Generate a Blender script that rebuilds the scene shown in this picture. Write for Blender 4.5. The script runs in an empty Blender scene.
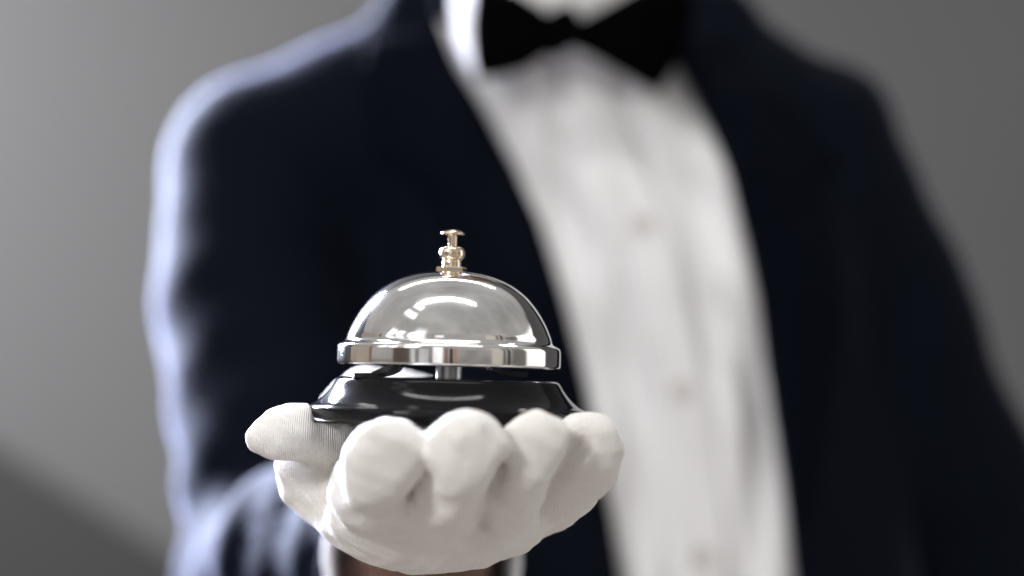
import bpy, bmesh, math, random
import numpy as np
from mathutils import Vector, Matrix

random.seed(7)
rng = np.random.default_rng(7)
sc = bpy.context.scene
COL = sc.collection
PI = math.pi
Z0 = 1.20                      # camera height above the floor
PITCH = math.radians(3.05)
FPX = 1536.0                   # focal length in photo pixels (54 mm)
SP, CP = math.sin(PITCH), math.cos(PITCH)


def W(px, py, d):
    """a point seen at (px, py), d metres away; camera sits at (0, 0, 0) here, Z0 is added when linking"""
    u = (px - 512.0) / FPX
    v = (288.0 - py) / FPX
    return np.array([d * u, d * (CP - v * SP), d * (SP + v * CP)])


# ------------------------------------------------------------------ helpers
def link(name, mesh, mat=None, parent=None, smooth=True):
    o = bpy.data.objects.new(name, mesh)
    COL.objects.link(o)
    if mat:
        mesh.materials.append(mat)
    if parent is not None:
        o.parent = parent
    if smooth and len(mesh.polygons):
        mesh.polygons.foreach_set('use_smooth', [True] * len(mesh.polygons))
    return o


def mesh_np(name, v, f):
    m = bpy.data.meshes.new(name)
    m.from_pydata([tuple(p) for p in v], [], [tuple(q) for q in f])
    m.update()
    return m


def nets(fn, lo, hi, h):
    """surface nets of the field fn over a box"""
    lo = np.array(lo, float); hi = np.array(hi, float)
    n = np.ceil((hi - lo) / h).astype(int) + 1
    ax = [(lo[i] + h * np.arange(n[i])).astype(np.float32) for i in range(3)]
    X, Y, Z = np.meshgrid(*ax, indexing='ij')
    F = fn(X, Y, Z).astype(np.float32)
    del X, Y, Z
    S = F < 0
    c = S[:-1, :-1, :-1].astype(np.int8)
    cnt = np.zeros_like(c)
    for i in (0, 1):
        for j in (0, 1):
            for k in (0, 1):
                cnt += S[i:n[0]-1+i, j:n[1]-1+j, k:n[2]-1+k]
    act = (cnt > 0) & (cnt < 8)
    idx = np.argwhere(act)
    num = -np.ones(act.shape, np.int64)
    num[act] = np.arange(len(idx))
    acc = np.zeros((len(idx), 3)); w = np.zeros(len(idx))
    corners = [(i, j, k) for i in (0, 1) for j in (0, 1) for k in (0, 1)]
    for a in corners:
        for axd in range(3):
            if a[axd]:
                continue
            b = list(a); b[axd] = 1
            fa = F[idx[:, 0]+a[0], idx[:, 1]+a[1], idx[:, 2]+a[2]]
            fb = F[idx[:, 0]+b[0], idx[:, 1]+b[1], idx[:, 2]+b[2]]
            m = (fa < 0) != (fb < 0)
            t = np.where(m, fa / np.where(m, fa - fb, 1), 0)
            p = np.tile(np.array(a, float), (len(idx), 1)); p[:, axd] = t
            acc += p * m[:, None]; w += m
    V = lo + h * (idx + acc / w[:, None])
    quads = []
    for axd in range(3):
        o1, o2 = [(1, 2), (2, 0), (0, 1)][axd]
        sl0 = [slice(None)] * 3; sl1 = [slice(None)] * 3
        sl0[axd] = slice(0, -1); sl1[axd] = slice(1, None)
        A, B = S[tuple(sl0)], S[tuple(sl1)]
        e = np.argwhere(A != B)
        ok = (e[:, o1] > 0) & (e[:, o2] > 0) & (e[:, o1] < n[o1]-1) & (e[:, o2] < n[o2]-1)
        e = e[ok]
        s = A[e[:, 0], e[:, 1], e[:, 2]]
        q = []
        for d1, d2 in ((1, 1), (0, 1), (0, 0), (1, 0)):
            c_ = e.copy(); c_[:, o1] -= d1; c_[:, o2] -= d2
            q.append(num[c_[:, 0], c_[:, 1], c_[:, 2]])
        q = np.stack(q, 1)
        q[~s] = q[~s][:, ::-1]
        quads.append(q)
    return V, np.concatenate(quads)


def smin(a, b, k):
    h = np.clip(0.5 + 0.5 * (b - a) / k, 0, 1)
    return b + (a - b) * h - k * h * (1 - h)


def smax(a, b, k):
    return -smin(-a, -b, k)


def cap(X, Y, Z, a, b, ra, rb):
    d = np.array(b) - np.array(a)
    L = float(d @ d)
    t = np.clip(((X - a[0]) * d[0] + (Y - a[1]) * d[1] + (Z - a[2]) * d[2]) / L, 0, 1)
    r = ra + (rb - ra) * t
    return np.sqrt((X - a[0] - t*d[0])**2 + (Y - a[1] - t*d[1])**2 + (Z - a[2] - t*d[2])**2) - r


def ell(X, Y, Z, c, r):
    k0 = np.sqrt(((X-c[0])/r[0])**2 + ((Y-c[1])/r[1])**2 + ((Z-c[2])/r[2])**2)
    return (k0 - 1) * min(r)


def chain(X, Y, Z, pts, rs, k):
    d = None
    for i in range(len(pts) - 1):
        e = cap(X, Y, Z, pts[i], pts[i+1], rs[i], rs[i+1])
        d = e if d is None else smin(d, e, k)
    return d


def lathe(name, prof, seg, mat, parent, M=None):
    """revolve (r, z) pairs"""
    bm = bmesh.new()
    rings = []
    for r, z in prof:
        if r < 1e-7:
            rings.append([bm.verts.new((0, 0, z))])
        else:
            rings.append([bm.verts.new((r*math.cos(2*PI*i/seg), r*math.sin(2*PI*i/seg), z)) for i in range(seg)])
    for a, b in zip(rings, rings[1:]):
        for i in range(seg):
            j = (i + 1) % seg
            if len(a) == 1 and len(b) == 1:
                continue
            if len(a) == 1:
                bm.faces.new((a[0], b[j], b[i]))
            elif len(b) == 1:
                bm.faces.new((a[i], a[j], b[0]))
            else:
                bm.faces.new((a[i], a[j], b[j], b[i]))
    bmesh.ops.recalc_face_normals(bm, faces=bm.faces)
    m = bpy.data.meshes.new(name); bm.to_mesh(m); bm.free()
    o = link(name, m, mat, parent)
    m.set_sharp_from_angle(angle=math.radians(38))
    if M is not None:
        m.transform(M)
    return o


def spline(pts, n=8):
    """Catmull-Rom through the points"""
    P = [np.array(p, float) for p in pts]
    P = [2*P[0]-P[1]] + P + [2*P[-1]-P[-2]]
    out = []
    for i in range(1, len(P)-2):
        for s in range(n):
            t = s / n
            out.append(0.5*((2*P[i]) + (P[i+1]-P[i-1])*t + (2*P[i-1]-5*P[i]+4*P[i+1]-P[i+2])*t*t
                            + (-P[i-1]+3*P[i]-3*P[i+1]+P[i+2])*t**3))
    out.append(P[-2])
    return out


# ------------------------------------------------------------------ materials
def mat(name, base, rough=0.5, metal=0.0, **kw):
    m = bpy.data.materials.new(name); m.use_nodes = True
    b = m.node_tree.nodes['Principled BSDF']
    b.inputs['Base Color'].default_value = (*base, 1)
    b.inputs['Roughness'].default_value = rough
    b.inputs['Metallic'].default_value = metal
    for k, v in kw.items():
        b.inputs[k.replace('_', ' ')].default_value = v
    return m


def add_noise_bump(m, scale, strength, dist=0.001, wave=None, detail=4, rough_var=None, col_var=None):
    nt = m.node_tree; N = nt.nodes; L = nt.links
    b = N['Principled BSDF']
    tc = N.new('ShaderNodeTexCoord')
    no = N.new('ShaderNodeTexNoise'); no.inputs['Scale'].default_value = scale; no.inputs['Detail'].default_value = detail
    L.new(tc.outputs['Object'], no.inputs['Vector'])
    h = no.outputs['Fac']
    if wave:
        for axis, sc_, amt in wave:
            wv = N.new('ShaderNodeTexWave'); wv.bands_direction = axis
            wv.inputs['Scale'].default_value = sc_; wv.inputs['Distortion'].default_value = 1.2
            wv.inputs['Detail'].default_value = 1; wv.inputs['Detail Scale'].default_value = 0.6
            L.new(tc.outputs['Object'], wv.inputs['Vector'])
            ma = N.new('ShaderNodeMath'); ma.operation = 'MULTIPLY_ADD'
            L.new(wv.outputs['Fac'], ma.inputs[0]); ma.inputs[1].default_value = amt; L.new(h, ma.inputs[2])
            h = ma.outputs[0]
    bp = N.new('ShaderNodeBump'); bp.inputs['Strength'].default_value = strength; bp.inputs['Distance'].default_value = dist
    L.new(h, bp.inputs['Height']); L.new(bp.outputs['Normal'], b.inputs['Normal'])
    if rough_var:
        n2 = N.new('ShaderNodeTexNoise'); n2.inputs['Scale'].default_value = rough_var[0]
        L.new(tc.outputs['Object'], n2.inputs['Vector'])
        mr = N.new('ShaderNodeMapRange'); mr.inputs['To Min'].default_value = rough_var[1]; mr.inputs['To Max'].default_value = rough_var[2]
        L.new(n2.outputs['Fac'], mr.inputs['Value']); L.new(mr.outputs['Result'], b.inputs['Roughness'])
    if col_var:
        n3 = N.new('ShaderNodeTexNoise'); n3.inputs['Scale'].default_value = col_var[0]; n3.inputs['Detail'].default_value = 5
        L.new(tc.outputs['Object'], n3.inputs['Vector'])
        mx = N.new('ShaderNodeMix'); mx.data_type = 'RGBA'
        mx.inputs[6].default_value = (*col_var[1], 1); mx.inputs[7].default_value = (*col_var[2], 1)
        L.new(n3.outputs['Fac'], mx.inputs[0]); L.new(mx.outputs[2], b.inputs['Base Color'])
    return m


M_chrome = add_noise_bump(mat('chrome', (0.80, 0.79, 0.78), 0.05, 1.0), 35, 0.02, 0.0004, rough_var=(45, 0.02, 0.14))
M_brass = add_noise_bump(mat('warm_nickel', (0.88, 0.73, 0.56), 0.13, 1.0), 300, 0.05, 0.0004)
M_steel = mat('brushed_steel', (0.72, 0.73, 0.74), 0.35, 1.0)
M_black = add_noise_bump(mat('black_enamel', (0.006, 0.006, 0.007), 0.09, 0.0, Specular_IOR_Level=0.15), 25, 0.03, 0.0006, rough_var=(90, 0.05, 0.14))
M_lever = mat('black_spring_steel', (0.006, 0.006, 0.006), 0.35, 0.0)
M_rubber = mat('rubber', (0.01, 0.01, 0.01), 0.7)
M_glove = add_noise_bump(mat('white_cotton_knit', (0.80, 0.765, 0.73), 0.95, 0.0, Sheen_Weight=0.25, Sheen_Roughness=0.6), 900, 0.65, 0.0010,
                         wave=[('X', 520, 0.40)], col_var=(220, (0.84, 0.81, 0.775), (0.90, 0.875, 0.85)))
M_navy = add_noise_bump(mat('navy_wool', (0.0030, 0.0042, 0.0086), 0.9, 0.0, Sheen_Weight=0.20, Sheen_Roughness=0.22, Specular_IOR_Level=0.05), 500, 0.3, 0.001)
M_navy.node_tree.nodes['Principled BSDF'].inputs['Sheen Tint'].default_value = (0.62, 0.66, 1.0, 1)
M_satin = mat('black_satin', (0.0015, 0.0015, 0.0018), 0.7, 0.0, Specular_IOR_Level=0.0)
M_lapel = mat('lapel_satin', (0.0025, 0.0034, 0.0070), 0.8, 0.0, Specular_IOR_Level=0.02)
M_shirt = add_noise_bump(mat('white_shirt_cotton', (0.755, 0.755, 0.765), 0.85), 700, 0.15, 0.0005)
M_button = mat('pearl_button', (0.60, 0.56, 0.55), 0.25)
M_skin = add_noise_bump(mat('skin', (0.11, 0.052, 0.032), 0.5, 0.0, Subsurface_Weight=0.08, Subsurface_Scale=0.01), 300, 0.2, 0.0005)  # tone darkened all over to carry the shade at the wrist
M_thread = mat('red_thread', (0.42, 0.16, 0.15), 0.9)
M_wall = add_noise_bump(mat('grey_wall_paint', (0.14, 0.14, 0.142), 0.85), 60, 0.15, 0.002, col_var=(1.3, (0.134, 0.136, 0.142), (0.149, 0.151, 0.157)))
M_band = add_noise_bump(mat('dark_band_grey', (0.044, 0.044, 0.0445), 0.85), 60, 0.15, 0.002)  # darker grey for the sloping slab

# ------------------------------------------------------------------ the bell
S = 0.48 / FPX                 # metres per photo pixel at the bell


def empty(name, loc):
    o = bpy.data.objects.new(name, None); COL.objects.link(o); o.location = loc
    o.empty_display_size = 0.05
    return o


HOR = 370.0
bc = W(449, HOR, 0.48)
BZ = 422.0                     # photo row of the bell's underside
base_pt = bc + np.array([0, 0, (HOR - BZ) * S])
bell = empty('service_bell', (base_pt[0] - 0.0005, base_pt[1], base_pt[2] + Z0))
bell.rotation_euler = (0, math.radians(1.5), 0)
bell['label'] = 'polished silver service bell with a black base, held on a gloved palm'
bell['category'] = 'bell'


def pr(lst):                   # (radius px, photo row) -> (r, z) from the underside
    return [(r * S, (BZ - y) * S) for r, y in lst]


def smooth_prof(lst, n=6):
    return [(max(0.0, float(p[0])), float(p[1])) for p in spline(lst, n)]


dome_out = smooth_prof(pr([(3, 271), (16, 271.4), (32, 273.8), (48, 278.6), (63, 286), (76, 296), (87, 309), (95, 322), (100.5, 334), (102.5, 341)]))
rim_out = pr([(103.2, 342.4), (104.5, 343.6), (106.5, 344.6), (109.3, 346.0), (110.6, 347.2), (111.2, 348.8), (111.4, 351), (111.4, 361), (111.4, 363.6), (111.2, 365), (110.4, 366)])
dome_in = pr([(108.6, 366), (108.2, 364), (108.0, 350), (103, 346.5), (100, 342), (97, 332), (91, 320), (83, 308), (72, 298), (60, 289.5), (45, 282.5), (28, 277), (3, 274.5)])
# hammered pressing: very slight lip above the band, kept as one shell
dome = lathe('dome', dome_out + rim_out + dome_in, 160, M_chrome, bell)
# black base
bs = smooth_prof(pr([(90, 378.6), (104, 378.8), (109.5, 380.2), (112, 383), (115, 388), (119, 393.5), (124, 399), (130, 404), (134.5, 406.6), (136.6, 408.4)]), 5)
bs = pr([(0.0, 378.2), (40, 378.3)]) + bs + pr([(137.4, 410), (137.2, 412.5), (135.8, 415), (134, 417.5), (132.5, 419.5), (131, 420.5), (60, 420.4), (0, 420.4)])
base = lathe('base', bs, 160, M_black, bell)
lathe('foot_pad', pr([(0, 420.6), (124, 420.6), (125, 421.2), (124, 422), (0, 422)]), 96, M_rubber, bell)
# post between the base and the dome
post = lathe('post', pr([(0, 378), (12.8, 378), (12.8, 300), (9, 276), (0, 276)]), 48, M_steel, bell)
# top fitting: nut, collar with bead, plunger
bm = bmesh.new()
for zz in (0, 1):
    pass
ring = []
for (r, y) in ((15.2, 272.3), (15.8, 271.6), (15.8, 268.0), (15.0, 267.2)):
    ring.append([bm.verts.new((r*S*math.cos(PI/3*i + 0.28), r*S*math.sin(PI/3*i + 0.28), (BZ - y)*S)) for i in range(6)])
for a, b in zip(ring, ring[1:]):
    for i in range(6):
        bm.faces.new((a[i], a[(i+1) % 6], b[(i+1) % 6], b[i]))
bm.faces.new(ring[-1]); bm.faces.new(ring[0][::-1])
m = bpy.data.meshes.new('nut'); bm.to_mesh(m); bm.free()
link('nut', m, M_brass, bell, smooth=False)
lathe('collar', smooth_prof(pr([(9.4, 267.4), (9.2, 265), (9.2, 262), (8.8, 260.4), (9.6, 259.6), (11.6, 257.5), (12.5, 254), (12.3, 250.5), (10.4, 247.6), (7, 246.2), (4.6, 246.0)]), 4), 48, M_brass, bell)
pl = lathe('plunger', pr([(4.5, 262), (4.5, 236.6), (4.9, 235.6), (7.5, 234.9), (10.6, 234.5), (11.6, 233.4), (11.2, 232.2), (8.2, 230.6), (4, 229.5), (0, 229.2)]), 40, M_brass, bell)
# striker lever under the dome: a thin bent strip
def strip(name, pts, w, th, material, parent):
    P = spline(pts, 8)
    v, f = [], []
    for i, p in enumerate(P):
        t = P[min(i+1, len(P)-1)] - P[max(i-1, 0)]; t /= np.linalg.norm(t)
        side = np.array([t[1], -t[0], 0.0]) if abs(t[0]) + abs(t[1]) > 1e-6 else np.array([0, 1.0, 0])
        side /= np.linalg.norm(side); up = np.cross(side, t)
        for a, b in ((-1, -1), (1, -1), (1, 1), (-1, 1)):
            v.append(p + side*a*w/2 + up*b*th/2)
    for i in range(len(P)-1):
        for j in range(4):
            k = (j+1) % 4
            f.append((i*4+j, i*4+k, i*4+4+k, i*4+4+j))
    f.append((0, 3, 2, 1)); e = (len(P)-1)*4; f.append((e, e+1, e+2, e+3))
    return link(name, mesh_np(name, v, f), material, parent, smooth=False)


def BL(px, py, y=0.0):
    return ((px - 449) * S, y, (BZ - py) * S)


lev = strip('striker_lever', [BL(360, 377.3, -.020), BL(374, 377.0, -.019), BL(384, 376.0, -.018), BL(395, 371.0, -.012), BL(403, 366.0, -.010), BL(416, 363.5, -.009), BL(432, 363.5, -.008),
                              BL(470, 364.5, -.008), BL(492, 367.0, -.009), BL(508, 371.5, -.009), BL(526, 372.5, -.008)], .006, .0014, M_lever, bell)
if 0: lathe('striker', [(0, -.0024), (.0028, -.002), (.0036, 0), (.0028, .002), (0, .0024)], 20, M_steel, lev, Matrix.Translation(BL(540, 371.5, -.008)))
# ------------------------------------------------------------------ the person
person = empty('person', (0.05, 0.98, Z0 - 0.40))
person['label'] = 'person in a navy jacket, white shirt and black bow tie holding out one white-gloved hand'
person['category'] = 'person'
OFF = np.array([0.05, 0.98, -0.40])


def part(name, V, Q, material, parent=None):
    V = np.asarray(V, float) - OFF
    o = link(name, mesh_np(name, V, Q), material, parent or person)
    return o


# --- hand in the glove: joints as (photo column, row, distance), radius in mm
FING = {
    'index':  [((382, 506, .500), 13.0), ((372, 508, .464), 12.0), ((374, 489, .4430), 11.3), ((386, 463, .4245), 11.2), ((389, 459, .4225), 10.2)],
    'middle': [((420, 518, .500), 13.5), ((432, 518, .460), 12.4), ((450, 489, .4395), 11.5), ((467, 454, .421), 10.9), ((469, 449, .4195), 9.6)],
    'ring':   [((470, 514, .500), 13.0), ((494, 506, .461), 12.0), ((516, 480, .4430), 10.4), ((534, 452, .429), 9.6), ((535, 448, .4275), 8.8)],
    'little': [((524, 494, .503), 12.0), ((560, 480, .468), 10.8), ((578, 468, .4540), 9.3), ((587, 450, .444), 9.3), ((586, 445, .4435), 8.7)],
}


def hand_field(X, Y, Z, grow=0.0, detail=True):
    d = None
    for nm in ('index', 'middle', 'ring', 'little'):
        J = FING[nm]
        e = chain(X, Y, Z, [W(*j[0]) for j in J], [(j[1] + grow) / 1000 for j in J], .006)
        tip = W(*J[3][0]); fr = tip[1] - (J[3][1] + grow) / 1000 + .0022
        e = smax(e, fr - Y - (Z - tip[2]) * .18, .006)      # pads pressed flat in the cloth
        if d is None:
            d = e
        else:
            # fingers part at the tips and run together towards the knuckles
            k = np.clip(.0008 + np.maximum((Y - .446) * .5, (-.033 - Z) * .75), .0010, .0180)
            d = smin(d, e, k)
    g = grow / 1000
    palm = ell(X, Y, Z, W(426, 480, .525), (.042 + g, .045 + g, .0215 + g))
    d = smin(d, palm, .014)
    knuck = chain(X, Y, Z, [W(376, 513, .474), W(432, 521, .472), W(488, 512, .473), W(542, 488, .477)], [.0085 + g, .0085 + g, .0085 + g, .0080 + g], .010)
    d = smin(d, knuck, .014)
    for a, b in (((416, 484, .4460), (404, 510, .4570)), ((492, 480, .4490), (482, 510, .4600)), ((560, 466, .4560), (548, 494, .4680))):
        d = smin(d, cap(X, Y, Z, W(*a), W(*b), .0065 + g, .0075 + g), .004)
        d = smin(d, cap(X, Y, Z, W(a[0], a[1], a[2] + .009), W(b[0], b[1], b[2] + .009), .0100 + g, .0110 + g), .003)
    # heel of the hand rising behind the bell at the thumb side
    heel = cap(X, Y, Z, W(373, 425, .552), W(405, 427, .556), .0205 + g, .0200 + g)
    d = smin(d, heel, .014)
    wr = cap(X, Y, Z, W(418, 486, .55), W(427, 548, .600), .0235 + g, .0235 + g)
    d = smin(d, wr, .014)
    # thumb: base mass below, the end lying out to the side above it
    tb = chain(X, Y, Z, [W(365, 486, .520), W(325, 474, .495), W(303, 464, .484)], [(.016 + g), (.0125 + g), (.0085 + g)], .008)
    d = smin(d, tb, .008)
    web = cap(X, Y, Z, W(322, 488, .487), W(354, 506, .477), .0085 + g, .0100 + g)
    d = smin(d, web, .010)
    tt = chain(X, Y, Z, [W(360, 450, .502), W(322, 434, .478), W(294, 432, .468), W(270, 437, .463), W(255.5, 440, .461)],
               [(.0100 + g), (.0080 + g), (.0070 + g), (.0042 + g), (.0018 + g)], .008)
    d = smin(d, tt, .0022)
    return d


def glove_field(X, Y, Z):
    d = hand_field(X, Y, Z)
    # loose cloth: soft creases
    d = d + .00035 * np.sin(X * 420 + Z * 260 + 2*np.sin(Y * 90)) * np.sin(Z * 330 + Y * 180)
    d = d + .00045 * np.sin(X * 150 + Y * 210) * np.sin(Y * 140 - Z * 190 + 1.3)
    d = d + .00060 * np.sin(X * 310 + np.sin(Z * 230) * 1.3) * np.sin(Z * 270 - X * 90 + .7) * np.cos(Y * 160)
    d = d + .00022 * np.sin(X * 700 + Z * 420 + 3 * np.sin(Y * 200 + X * 130)) * np.sin(Z * 640 - Y * 300)
    # folds across the backs of the fingers and the thumb root
    for a, b, r, dep in (((304, 503, .466), (338, 470, .474), .0014, .0012), ((312, 524, .468), (324, 484, .468), .0012, .0009),
                         ((262, 446, .468), (300, 447, .474), .0020, .0012)):
        c = cap(X, Y, Z, W(*a), W(*b), r, r)
        d = d + dep * np.exp(-np.clip(c, 0, 1)**2 / (2 * .0011**2))
    # deep creases where the cloth is pulled in between the fingers
    front = np.clip((.478 - Y) / .012, 0, 1)
    for a, b, dep, sg in (((430, 474), (387, 521), .0027, .0027), ((505, 466), (484, 522), .0056, .0018), ((579, 448), (549, 504), .0056, .0021)):
        pa, pb = W(a[0], a[1], .440), W(b[0], b[1], .440)
        ux, uz = pb[0] - pa[0], pb[2] - pa[2]
        t = ((X - pa[0])*ux + (Z - pa[2])*uz) / (ux*ux + uz*uz)
        tt_ = np.clip(t, 0, 1)
        q = np.sqrt((X - pa[0] - tt_*ux)**2 + (Z - pa[2] - tt_*uz)**2)
        taper = np.clip(1.15 - tt_ * .75, 0, 1)
        d = d + dep * taper * front * np.exp(-q**2 / (2 * (sg * (1 + .5*tt_))**2))
    # hem end of the glove
    p0, p1 = W(415, 500, .55), W(427, 552, .600)
    ax = (p1 - p0) / np.linalg.norm(p1 - p0)
    t = (X - p1[0])*ax[0] + (Y - p1[1])*ax[1] + (Z - p1[2])*ax[2]
    d = smax(d, t + .036, .002)
    # pressed flat under the base of the bell
    rr = np.sqrt((X - base_pt[0])**2 + (Y - base_pt[1])**2) - 137.8 * S
    zz = base_pt[2] - .0006 - (X - base_pt[0]) * math.tan(math.radians(1.5)) - Z
    d = smax(d, -np.maximum(rr, zz), .0012)
    return d


V, Q = nets(glove_field, (-.100, .396, -.092), (.044, .606, .012), .00085)
glove = part('glove', V, Q, M_glove)
glove['label'] = 'white knitted cotton glove'
GV, GQ = V, Q

# fine lint standing off the glove
fz_v, fz_f = [], []
tri = GQ[rng.integers(0, len(GQ), 5200)]
for q in tri:
    p = GV[q[0]]; n = np.cross(GV[q[1]] - p, GV[q[3]] - p); l = np.linalg.norm(n)
    if l < 1e-12: continue
    n = n / l
    r = rng.normal(size=3); r /= np.linalg.norm(r)
    dirn = n * rng.uniform(.2, 1) + r * .9; dirn /= np.linalg.norm(dirn)
    Lh = rng.uniform(.0003, .0011); w = .000022
    s = np.cross(dirn, rng.normal(size=3)); s /= np.linalg.norm(s)
    bend = r * Lh * .3
    i = len(fz_v)
    fz_v += [p - s*w, p + s*w, p + dirn*Lh*.55 + s*w*.8, p + dirn*Lh*.55 - s*w*.8, p + dirn*Lh + bend]
    fz_f += [(i, i+1, i+2, i+3), (i+3, i+2, i+4)]
M_fuzz = mat('cotton_lint', (0.85, 0.82, 0.79), 1.0)
fz = part('lint', np.array(fz_v), fz_f, M_fuzz, person)
fz.parent = glove
fz['kind'] = 'stuff'
# little red pull between the middle and ring fingertips
def tube(name, pts, r, material, parent, seg=10, n=6, close=True):
    P = spline(pts, n); v, f = [], []
    up = np.array([0, 0, 1.0])
    for i, p in enumerate(P):
        t = P[min(i+1, len(P)-1)] - P[max(i-1, 0)]; t /= np.linalg.norm(t)
        a = np.cross(t, up if abs(t[2]) < .9 else np.array([1.0, 0, 0])); a /= np.linalg.norm(a); b = np.cross(a, t)
        rad = r[min(i * len(r) // len(P), len(r)-1)] if isinstance(r, (list, tuple)) else r
        for k in range(seg):
            v.append(p + rad*(a*math.cos(2*PI*k/seg) + b*math.sin(2*PI*k/seg)))
    for i in range(len(P)-1):
        for k in range(seg):
            f.append((i*seg+k, i*seg+(k+1) % seg, (i+1)*seg+(k+1) % seg, (i+1)*seg+k))
    f.append(tuple(range(seg))[::-1]); f.append(tuple((len(P)-1)*seg + k for k in range(seg)))
    return part(name, v, f, material, parent)


# --- torso
def zat(py, d):
    return W(512, py, d)[2]


TZ = [-.45, -.20, -.05, .05, .12, .165, .195, .225, .26]
TX = [.125, .105, .085, .072, .060, .050, .044, .040, .038]
TA = [.155, .152, .148, .146, .142, .122, .085, .062, .056]
TB = [.110, .106, .106, .108, .100, .085, .068, .058, .054]
TY = [.985, .985, .985, .985, .985, .985, .982, .975, .970]


def torso(X, Y, Z, grow=0.0):
    a = np.interp(Z, TZ, TA).astype(np.float32) + grow; b = np.interp(Z, TZ, TB).astype(np.float32) + grow
    cx = np.interp(Z, TZ, TX); cy = np.interp(Z, TZ, TY)
    x = np.abs((X - cx) / a); y = np.abs((Y - cy) / b)
    return ((x**2.3 + y**2.3)**(1/2.3) - 1) * b


def placket_x(Z):
    return np.interp(Z, [zat(620, .885), zat(560, .885), zat(400, .885), zat(250, .885), zat(60, .885)],
                     [W(703, 560, .885)[0], W(698, 560, .885)[0], W(681, 400, .885)[0], W(650, 250, .885)[0], W(585, 60, .885)[0]])


ARM_R = [((444, 88, .985), .056), ((352, 140, .985), .062), ((268, 172, .975), .0610), ((253, 300, .935), .0570), ((275, 430, .885), .0545), ((288, 590, .830), .0530)]
FORE_R = [((284, 600, .830), .0560), ((318, 576, .725), .0500), ((425, 566, .640), .0430)]
ARM_L = [((688, 92, .985), .056), ((745, 122, .990), .056), ((803, 146, .990), .0560), ((835, 206, .990), .0560), ((895, 350, .990), .0560), ((944, 483, .990), .0560), ((1010, 700, 1.0), .0540)]


def arms(X, Y, Z, g=0.0):
    a = chain(X, Y, Z, [W(*j[0]) for j in ARM_R], [j[1] + .002 + g for j in ARM_R], .006)
    b = chain(X, Y, Z, [W(*j[0]) for j in ARM_L], [j[1] + .002 + g for j in ARM_L], .006)
    return a, b


def fore(X, Y, Z, g=0.0):
    return chain(X, Y, Z, [W(*j[0]) for j in FORE_R], [j[1] + g for j in FORE_R], .02)


def shirt_field(X, Y, Z):
    d = torso(X, Y, Z)
    for A in (ARM_R[:3], ARM_L[:3]):
        d = smin(d, chain(X, Y, Z, [W(*j[0]) for j in A], [j[1] - .010 for j in A], .03), .012)
    px_ = placket_x(Z)
    u = X - px_
    # drapes hanging from the collar, pulled to the placket
    fold = .0060*np.sin(u*95 + Z*22 + .8) + .0044*np.sin(u*170 - Z*38 + 2.0) + .0022*np.sin(u*60 + Z*75 + 1.0)
    fold = fold + .0034*np.sin(Z*62 + np.abs(u)*110 + .4)
    fold = fold * (1 - np.exp(-(u/.022)**2))
    fold = fold * np.clip(1.35 - np.abs(u - .0) / .085, 0, 1)
    d = d - fold - .0055 / (1 + np.exp((np.abs(u) - .0155) * 1400))
    d = d + .0030 * np.exp(-((np.abs(u) - .0185) / .0032)**2)
    d = smax(d, Z - .232, .004)
    return d


V, Q = nets(shirt_field, (-.14, .855, -.38), (.30, 1.12, .245), .0033)
shirt = part('shirt', V, Q, M_shirt)
shirt['label'] = 'white button-up dress shirt'
for py in (225, 390, 553):
    z = zat(py, .882); x = float(placket_x(np.array([z]))[0])
    ys = np.linspace(.84, .93, 400)
    fv = shirt_field(np.full(400, x), ys, np.full(400, z))
    y = float(ys[np.argmax(fv < 0)])
    Mx = Matrix.Translation(Vector(np.array([x, y - .0002, z]) - OFF)) @ Matrix.Rotation(PI/2, 4, 'X')
    lathe('button', [(0, 0), (.0062, 0), (.0066, .0006), (.0064, .0018), (.0053, .0021), (.0044, .0015), (0, .0014)], 32, M_button, shirt, Mx)

# jacket
EL_Z = [(430, -20), (452, 40), (482, 95), (512, 155), (541, 220), (565, 300), (585, 380), (602, 460), (614, 530), (624, 600), (630, 760)]
ER_Z = [(668, -20), (694, 60), (716, 115), (733, 170), (750, 240), (764, 320), (775, 400), (786, 480), (795, 560), (801, 600), (830, 760)]


def edge(lst, Z, dd=.868):
    pts = [W(a, b, dd) for a, b in lst]
    zs = [p[2] for p in pts][::-1]; xs = [p[0] for p in pts][::-1]
    return np.interp(Z, zs, xs)


def jacket_outer(X, Y, Z, arms_too=True):
    d = torso(X, Y, Z, .011)
    aR, aL = arms(X, Y, Z)
    # cloth waves on the body and the sleeves
    d = smin(d, aL, .020)
    d = smin(d, cap(X, Y, Z, W(352, 190, .985), W(350, 470, .985), .050, .052), .02)
    # collar standing round the neck
    for P_ in ([W(440, 60, .945), W(418, 10, .965), W(420, -40, 1.0)], [W(706, 70, .95), W(716, 20, .965), W(700, -40, 1.0)]):
        d = smin(d, chain(X, Y, Z, P_, [.012, .021, .021], .01), .016)
    d = smin(d, aR, .022)
    w = .0014*np.sin(Z*48 + X*30) * np.sin(X*40 + 1.0) + .0020*np.sin(X*70 - Z*25 + 2.)
    # sleeve wrinkles gathered above the elbow
    w = w * (1 - .75*np.clip((-.05 - X) / .05, 0, 1))
    wf = np.clip((.10 - Z) / .15, 0, 1) * np.clip((-.06 - X) / .05, 0, 1)
    w = w + wf * .0011*np.sin(Z*92 - X*70 + Y*45) + wf*.0006*np.sin(Z*190 + X*60)
    return d - w


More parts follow.
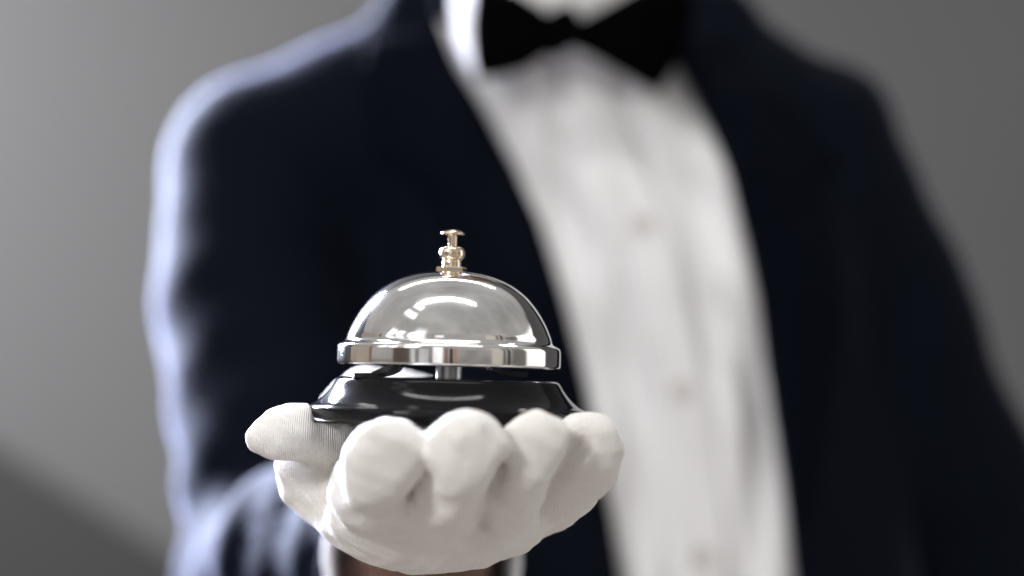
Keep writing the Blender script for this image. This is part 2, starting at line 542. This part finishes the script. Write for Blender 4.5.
def fore_field(X, Y, Z):
    f = fore(X, Y, Z)
    a, b = W(284, 600, .83), W(425, 566, .64)
    ax = (b - a) / np.linalg.norm(b - a)
    t = (X - a[0])*ax[0] + (Y - a[1])*ax[1] + (Z - a[2])*ax[2]
    f = f - .0014*np.sin(t*118 + Z*50 + X*30) * np.clip(1 - t/.19, 0, 1) - .0010*np.sin(t*70 + X*210 + 1) - .0006*np.sin(X*160 - Z*140)
    return f, t


TEND = float(np.linalg.norm(W(425, 566, .64) - W(284, 600, .83)))


def jacket_field(X, Y, Z):
    d = jacket_outer(X, Y, Z)
    # open front
    el = edge(EL_Z, Z); er = edge(ER_Z, Z)
    opening = np.maximum(np.maximum(el - X, X - er), Y - .985)
    d = smax(d, -opening, .004)
    f, t = fore_field(X, Y, Z)
    d = smin(d, f, .018)
    # hollow for the shirt, and down the sleeve from the cuff
    d = np.maximum(d, -torso(X, Y, Z, -.006))
    inn = np.maximum(fore(X, Y, Z, -.0060), -(t - TEND + .10))
    d = np.maximum(d, -inn)
    d = smax(d, t - TEND - .0 - 10*(np.maximum(0, Y - .80)), .002)
    d = smax(d, Z - .262, .004)
    d = smax(d, -(Z + .365), .004)
    return d


V, Q = nets(jacket_field, (-.30, .575, -.375), (.42, 1.12, .275), .0036)
jacket = part('jacket', V, Q, M_navy)
jacket['label'] = 'open dark navy suit jacket'

# lapels: folded cloth lying on the jacket front
def lapel(edge_l, outer, sgn):
    rows = []
    v, f = [], []
    n, mcols = 60, 12
    pys = np.linspace(8, 520, n)
    for i, py in enumerate(pys):
        z = zat(py, .868)
        xe = float(edge(edge_l, np.array([z]))[0]) + sgn * .003
        wd = float(np.interp(py, [p[0] for p in outer], [p[1] for p in outer]))
        for j in range(mcols):
            s = j / (mcols - 1)
            x = xe + sgn * wd * s
            ys = np.linspace(.84, 1.02, 240)
            fv = jacket_outer(np.full(240, x), ys, np.full(240, z))
            y = float(ys[np.argmax(fv < 0)]) if (fv < 0).any() else .99
            rows.append((x, y - .0035 - .0025 * math.sin(PI * min(1, s*1.1)), z))
    top = np.array(rows); bot = top + np.array([0, .0030, 0])
    v = np.vstack([top, bot]); N = n * mcols
    for i in range(n-1):
        for j in range(mcols-1):
            a, b, c, d_ = i*mcols+j, i*mcols+j+1, (i+1)*mcols+j+1, (i+1)*mcols+j
            f.append((a, b, c, d_)); f.append((N+a, N+d_, N+c, N+b))
    bd = [i*mcols for i in range(n)] + [(n-1)*mcols+j for j in range(1, mcols)] + [i*mcols+mcols-1 for i in range(n-2, -1, -1)] + [j for j in range(mcols-2, 0, -1)]
    for a, b in zip(bd, bd[1:] + bd[:1]):
        f.append((a, b, N+b, N+a))
    return part('lapel', v, f, M_lapel, jacket)


lapel(EL_Z, [(8, .045), (90, .066), (150, .078), (158, .062), (300, .046), (430, .024), (520, .004)], -1)
lapel(ER_Z, [(8, .030), (90, .056), (150, .074), (158, .060), (300, .046), (430, .024), (520, .004)], 1)

# shirt cuff inside the sleeve end
a_, b_ = W(310, 574, .725), W(425, 566, .640)
c_end = W(423, 562, .607)
axd = (b_ - a_); axd /= np.linalg.norm(axd)
axc = np.array(c_end - W(418, 566, .66)); axc /= np.linalg.norm(axc)
s1 = np.cross(axc, [0, 0, 1.0]); s1 /= np.linalg.norm(s1); s2 = np.cross(s1, axc)
v, f = [], []
seg = 72
prof = [(-.075, .0360), (-.04, .0375), (-.012, .0386), (-.002, .0388), (0, .0382), (0, .0362), (-.002, .0356), (-.012, .0354), (-.04, .034), (-.075, .033)]
for t, r in prof:
    for i in range(seg):
        th = 2*PI*i/seg
        rr = r * (1 + .025*math.sin(2*th + .6) + .012*math.sin(5*th + t*60))
        v.append(c_end + axc*(t + .0015*math.sin(3*th)) + rr*(s1*math.cos(th) + s2*math.sin(th)))
for k in range(len(prof)):
    k2 = (k+1) % len(prof)
    for i in range(seg):
        j = (i+1) % seg
        f.append((k*seg+i, k*seg+j, k2*seg+j, k2*seg+i))
cuff = part('shirt_cuff', v, f, M_shirt, shirt)

# collar: a band round the neck and two folded leaves
def sheet(name, pts2, ybase, th, material, parent, dome_=0.0, rnd=.004):
    """thick cushion-like plate from an outline of (px, py, d) points"""
    P = np.array([W(*p) for p in pts2])
    c = P.mean(0)
    v, f = [], []
    n = len(P); R = 7
    for side in (-1, 1):
        for k in range(R):
            s = 1 - k / R
            hgt = th * (1 - s**3) * .5 + (th*.12 if k else 0)
            for p in P:
                v.append(c + (p - c) * s + np.array([0, side * hgt, 0]))
        v.append(c + np.array([0, side * th * .55, 0]))
    blk = R*n + 1
    for sd in (0, 1):
        o = sd*blk
        for k in range(R-1):
            for i in range(n):
                j = (i+1) % n
                q = (o+k*n+i, o+k*n+j, o+(k+1)*n+j, o+(k+1)*n+i)
                f.append(q if sd == 0 else q[::-1])
        for i in range(n):
            j = (i+1) % n
            q = (o+(R-1)*n+i, o+(R-1)*n+j, o+blk-1)
            f.append(q if sd == 0 else q[::-1])
    for i in range(n):
        j = (i+1) % n
        f.append((i, blk+i, blk+j, j))
    return part(name, v, f, material, parent)


neck_c = W(568, -10, .965)
v, f = [], []
seg = 64
prof = [(-.020, .0660), (.010, .0610), (.024, .0590), (.024, .0572), (.012, .0590), (-.020, .0640)]
for t, r in prof:
    for i in range(seg):
        th = 2*PI*i/seg
        dz = .010*math.cos(th + PI/2)       # lower in front
        v.append(np.array([neck_c[0] + r*1.02*math.cos(th), neck_c[1] + r*1.1*math.sin(th), neck_c[2] + t + (.018*math.sin(th))]))
for k in range(len(prof)):
    k2 = (k+1) % len(prof)
    for i in range(seg):
        j = (i+1) % seg
        f.append((k*seg+i, k*seg+j, k2*seg+j, k2*seg+i))
collar = part('collar', v, f, M_shirt, shirt)
sheet('collar_leaf', [(540, 24, .893), (518, 0, .897), (482, -26, .915), (455, -24, .935), (452, 0, .925), (458, 40, .905), (472, 72, .893), (505, 60, .883), (530, 38, .880)], 0, .004, M_shirt, collar)
sheet('collar_leaf', [(592, 26, .893), (616, 2, .897), (645, -22, .915), (668, -20, .935), (674, 10, .920), (680, 50, .900), (662, 84, .888), (630, 62, .880), (600, 36, .880)], 0, .004, M_shirt, collar)

# bow tie
tie = tube('bow_tie', [W(554, 20, .866), W(562, 32, .864), W(570, 46, .866)], .0135, M_satin, person, seg=16)
tie['label'] = 'black satin bow tie'
sheet('wing', [(562, 24, .868), (540, 6, .864), (515, -10, .862), (490, -16, .862), (474, -10, .864), (470, 24, .866), (472, 58, .868), (478, 80, .868), (500, 76, .866), (524, 70, .864), (546, 56, .864), (564, 44, .868)], 0, .016, M_satin, tie)
sheet('wing', [(566, 28, .868), (584, 18, .864), (606, 6, .862), (634, -10, .862), (664, -20, .864), (690, -14, .866), (694, 12, .868), (688, 38, .868), (674, 68, .868), (659, 94, .868), (640, 84, .866), (616, 70, .864), (592, 56, .864), (568, 46, .868)], 0, .016, M_satin, tie)

# body: neck, head, trunk and arms in one skin; the gloved hand sits inside the glove
hc = np.array([.042, .955, .345])


def body_field(X, Y, Z):
    d = torso(X, Y, Z, -.016)
    a = chain(X, Y, Z, [W(*j[0]) for j in ARM_R], [j[1] - .024 for j in ARM_R], .03)
    b = chain(X, Y, Z, [W(*j[0]) for j in ARM_L], [j[1] - .024 for j in ARM_L], .03)
    d = smin(smin(d, a, .02), b, .02)
    F = [W(284, 600, .830), W(318, 576, .725), W(423, 566, .64), W(427, 553, .601)]
    d = smin(d, chain(X, Y, Z, F, [.034, .030, .026, .0245], .02), .01)
    hand = hand_field(X, Y, Z, -5.5)
    hand = np.where(Y < .535, np.maximum(hand, glove_field(X, Y, Z) + .0040), hand)
    d = smin(d, hand, .004)
    nk = cap(X, Y, Z, np.array([.042, .975, .17]), np.array([.042, .962, .31]), .056, .053)
    d = smin(d, nk, .02)
    hd = ell(X, Y, Z, hc + np.array([0, .012, .045]), (.076, .095, .095))
    jaw = ell(X, Y, Z, hc + np.array([0, -.020, -.022]), (.058, .068, .062))
    h = smin(hd, jaw, .03)
    nose = cap(X, Y, Z, hc + np.array([0, -.080, .040]), hc + np.array([0, -.098, .004]), .007, .011)
    h = smin(h, nose, .010)
    for s in (-1, 1):
        eye = ell(X, Y, Z, hc + np.array([s*.032, -.086, .036]), (.015, .012, .010))
        h = smax(h, -eye, .012)
        ball = ell(X, Y, Z, hc + np.array([s*.032, -.070, .036]), (.012, .012, .012))
        h = smin(h, ball, .002)
        ear = ell(X, Y, Z, hc + np.array([s*.078, .012, .022]), (.008, .018, .030))
        h = smin(h, ear, .006)
    for dz in (-.026, -.035):
        lip = cap(X, Y, Z, hc + np.array([-.020, -.078, dz]), hc + np.array([.020, -.078, dz]), .005, .005)
        h = smin(h, lip, .006)
    d = smin(d, h, .018)
    d = smax(d, -(Z + .36), .003)
    return d


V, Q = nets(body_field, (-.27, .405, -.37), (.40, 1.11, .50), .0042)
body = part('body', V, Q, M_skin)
# short dark hair cap
def hair_field(X, Y, Z):
    h = ell(X, Y, Z, hc + np.array([0, .020, .058]), (.083, .098, .096))
    cut = ell(X, Y, Z, hc + np.array([0, -.085, -.015]), (.090, .085, .100))
    h = smax(h, -cut, .006)
    h = h + .0015*np.sin(X*300)*np.sin(Y*120)
    return smax(h, -(Z - hc[2] + .02 - (Y - hc[1])*.6), .004)


V, Q = nets(hair_field, hc - .13, hc + .18, .004)
part('hair', V, Q, mat('dark_hair', (.02, .013, .009), .6))

# ------------------------------------------------------------------ the wall behind
WD = 2.6
def slab(name, x0, x1, y0, y1, pts_z, material):
    """box slab whose top may slope: pts_z = [(x, ztop)...], bottom at floor"""
    v, f = [], []
    for x, zt in pts_z:
        v += [(x, y0, 0), (x, y1, 0), (x, y1, zt), (x, y0, zt)]
    for i in range(len(pts_z)-1):
        for j in range(4):
            k = (j+1) % 4
            f.append((i*4+j, i*4+4+j, i*4+4+k, i*4+k))
    f.append((0, 1, 2, 3)); e = (len(pts_z)-1)*4; f.append((e+3, e+2, e+1, e))
    o = link(name, mesh_np(name, v, f), material, None, smooth=False)
    o['kind'] = 'structure'
    return o


slab('wall', -4, 4, WD, WD + .12, [(-4, 3.0), (4, 3.0)], M_wall)
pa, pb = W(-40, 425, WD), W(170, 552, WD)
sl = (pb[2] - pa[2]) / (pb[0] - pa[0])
slab('dark_sloping_slab', 0, 0, WD - .02, WD - .003, [(-3.0, pa[2] + Z0 + sl*(-3.0 - pa[0])), (pa[0] - .05, pa[2] + Z0 - .05*sl), (pb[0] + .55, pb[2] + Z0 + .55*sl)], M_band)  # darker grey slab with a sloping top, lower left

# lift everything of the person to camera height is already in its empty

# ------------------------------------------------------------------ world: a plain bright room
world = bpy.data.worlds.new('World'); sc.world = world; world.use_nodes = True
nt = world.node_tree; N = nt.nodes; L = nt.links
for n_ in list(N): N.remove(n_)
out = N.new('ShaderNodeOutputWorld'); bg = N.new('ShaderNodeBackground'); L.new(bg.outputs[0], out.inputs[0])
tc = N.new('ShaderNodeTexCoord'); sep = N.new('ShaderNodeSeparateXYZ'); L.new(tc.outputs['Generated'], sep.inputs[0])


def mth(op, a, b=None, c=None, clamp=False):
    n_ = N.new('ShaderNodeMath'); n_.operation = op; n_.use_clamp = clamp
    for i, x in enumerate((a, b, c)):
        if x is None: continue
        if isinstance(x, (int, float)): n_.inputs[i].default_value = x
        else: L.new(x, n_.inputs[i])
    return n_.outputs[0]


az = mth('MULTIPLY', mth('ARCTAN2', sep.outputs[0], mth('MULTIPLY', sep.outputs[1], -1.0)), 180/PI)   # 0 = towards the photographer, minus = picture left
el = mth('MULTIPLY', mth('ARCSINE', sep.outputs[2]), 180/PI)
ramp = N.new('ShaderNodeValToRGB')
L.new(mth('MULTIPLY_ADD', el, 1/180, 0.5), ramp.inputs[0])
cr = ramp.color_ramp
cr.elements[0].position = 0.0; cr.elements[0].color = (.56, .515, .48, 1)
cr.elements[1].position = 1.0; cr.elements[1].color = (.50, .50, .50, 1)
for p, c in ((.40, (.50, .46, .43, 1)), (.495, (.28, .265, .25, 1)), (.515, (.42, .40, .385, 1)), (.62, (.46, .445, .43, 1)), (.80, (.50, .49, .48, 1))):
    e = cr.elements.new(p); e.color = c
colr = ramp.outputs[0]


def box(a0, a1, e0, e1, c, soft=1.5):
    global colr
    ma = mth('MULTIPLY_ADD', mth('SUBTRACT', (a1-a0)/2, mth('ABSOLUTE', mth('SUBTRACT', az, (a0+a1)/2))), 1/soft, .5, True)
    me = mth('MULTIPLY_ADD', mth('SUBTRACT', (e1-e0)/2, mth('ABSOLUTE', mth('SUBTRACT', el, (e0+e1)/2))), 1/soft, .5, True)
    mk = mth('MULTIPLY', ma, me)
    mx = N.new('ShaderNodeMix'); mx.data_type = 'RGBA'
    L.new(mk, mx.inputs[0]); L.new(colr, mx.inputs[6]); mx.inputs[7].default_value = (*c, 1)
    colr = mx.outputs[2]


# room features round the horizon (what the rim mirrors), then windows and ceiling fittings
box(-180, -118, -12, 14, (.30, .34, .48), 4)
box(-116, -86, -14, 22, (.42, .36, .30), 2)
box(-122, -117, -14, 22, (.12, .07, .05), 1.5)
box(-86, -83, -14, 26, (.22, .13, .09), 1)
box(-56, -38, -14, 12, (.13, .10, .085), 1.5)
box(-36, -18, -8, 10, (.75, .75, .75), 2)
box(-32, -28, -8, 8, (.30, .30, .30), 1)
box(-14, -4, -14, 30, (1.6, 1.6, 1.6), 2)
box(-2, 1, -14, 18, (.30, .17, .12), 1)
box(3, 6, -14, 14, (.02, .015, .015), 1)
box(7, 10, -14, 14, (.45, .25, .16), 1)
box(20, 32, -6, 8, (.34, .33, .32), 2)
box(46, 58, -14, 30, (.62, .58, .50), 2)
box(59, 61, -14, 30, (.10, .09, .08), 1)
box(64, 67, -14, 30, (.03, .025, .025), 1)
box(70, 86, -14, 24, (.22, .20, .18), 2)
box(88, 124, -14, 26, (1.7, 1.7, 1.7), 3)
box(126, 150, -14, 30, (.10, .095, .09), 4)
box(151, 156, -14, 30, (.9, .9, .9), 2)
box(158, 180, -30, 40, (.05, .05, .06), 4)
# tall windows to the left, panes
for a0, a1 in ((-76, -66), (-63, -54)):
    for e0, e1 in ((14, 24), (26, 38)):
        box(a0, a1, e0, e1, (2.4, 2.4, 2.5), 3)
box(-42, -27, 24, 44, (1.5, 1.5, 1.5), 6)
for e0 in (52, 61):
    box(-78, -54, e0, e0+5, (2.4, 2.4, 2.4), 2)
nz = N.new('ShaderNodeTexNoise'); nz.inputs['Scale'].default_value = 2.2; nz.inputs['Detail'].default_value = 3
L.new(tc.outputs['Generated'], nz.inputs['Vector'])
mrn = N.new('ShaderNodeMapRange'); mrn.inputs['From Min'].default_value = .3; mrn.inputs['From Max'].default_value = .7
mrn.inputs['To Min'].default_value = .72; mrn.inputs['To Max'].default_value = 1.22; L.new(nz.outputs['Fac'], mrn.inputs['Value'])
vm = N.new('ShaderNodeVectorMath'); vm.operation = 'SCALE'; L.new(colr, vm.inputs[0]); L.new(mrn.outputs['Result'], vm.inputs[3])
L.new(vm.outputs[0], bg.inputs[0]); bg.inputs[1].default_value = 0.9


# ------------------------------------------------------------------ lamps
def area(name, loc, target, size, energy, color=(1, 1, 1), size_y=None, spread=180):
    l = bpy.data.lights.new(name, 'AREA'); l.energy = energy; l.spread = math.radians(spread); l.color = color
    l.shape = 'RECTANGLE'; l.size = size; l.size_y = size_y or size
    o = bpy.data.objects.new(name, l); COL.objects.link(o)
    o.location = (loc[0], loc[1], loc[2] + Z0)
    d = Vector(target) - Vector(loc)
    o.rotation_euler = d.to_track_quat('-Z', 'Y').to_euler()
    return o


area('rim_light', (-.74, 1.46, .36), (-.17, .93, .0), .28, 60, (.72, .78, 1.0), .6, 75)  # rim light on the sleeve from behind left, source unseen
area('ceiling_lamp', (-.05, .31, 1.10), (-.05, .46, 0), .95, 5, (1, .985, .96), .04)
area('rear_ceiling_lamp', (-.10, 1.45, 1.25), (-.03, .48, 0), 1.3, 8, (1, .985, .96), .05)
area('front_fill', (-.72, -.45, .62), (0, .70, 0), .28, 9.5, (1, .98, .96))  # added soft fill for glove and shirt, no such fitting known
area('wall_gradient_fill', (-2.2, 1.3, 1.2), (-1.2, 2.6, .3), .6, 27, (1, 1, 1), None, 100)  # added unseen light, brightens the wall towards the left

# ------------------------------------------------------------------ camera
cam = bpy.data.cameras.new('Camera'); co = bpy.data.objects.new('Camera', cam); COL.objects.link(co)
cam.lens = 54; cam.sensor_width = 36; cam.clip_start = .02; cam.clip_end = 50
co.location = (0, 0, Z0)
co.rotation_euler = (PI/2 + PITCH, 0, 0)
cam.dof.use_dof = True; cam.dof.focus_distance = .465; cam.dof.aperture_fstop = 3.1
sc.camera = co
sc.view_settings.view_transform = 'Standard'; sc.view_settings.look = 'None'
sc.view_settings.exposure = 0; sc.view_settings.gamma = 1
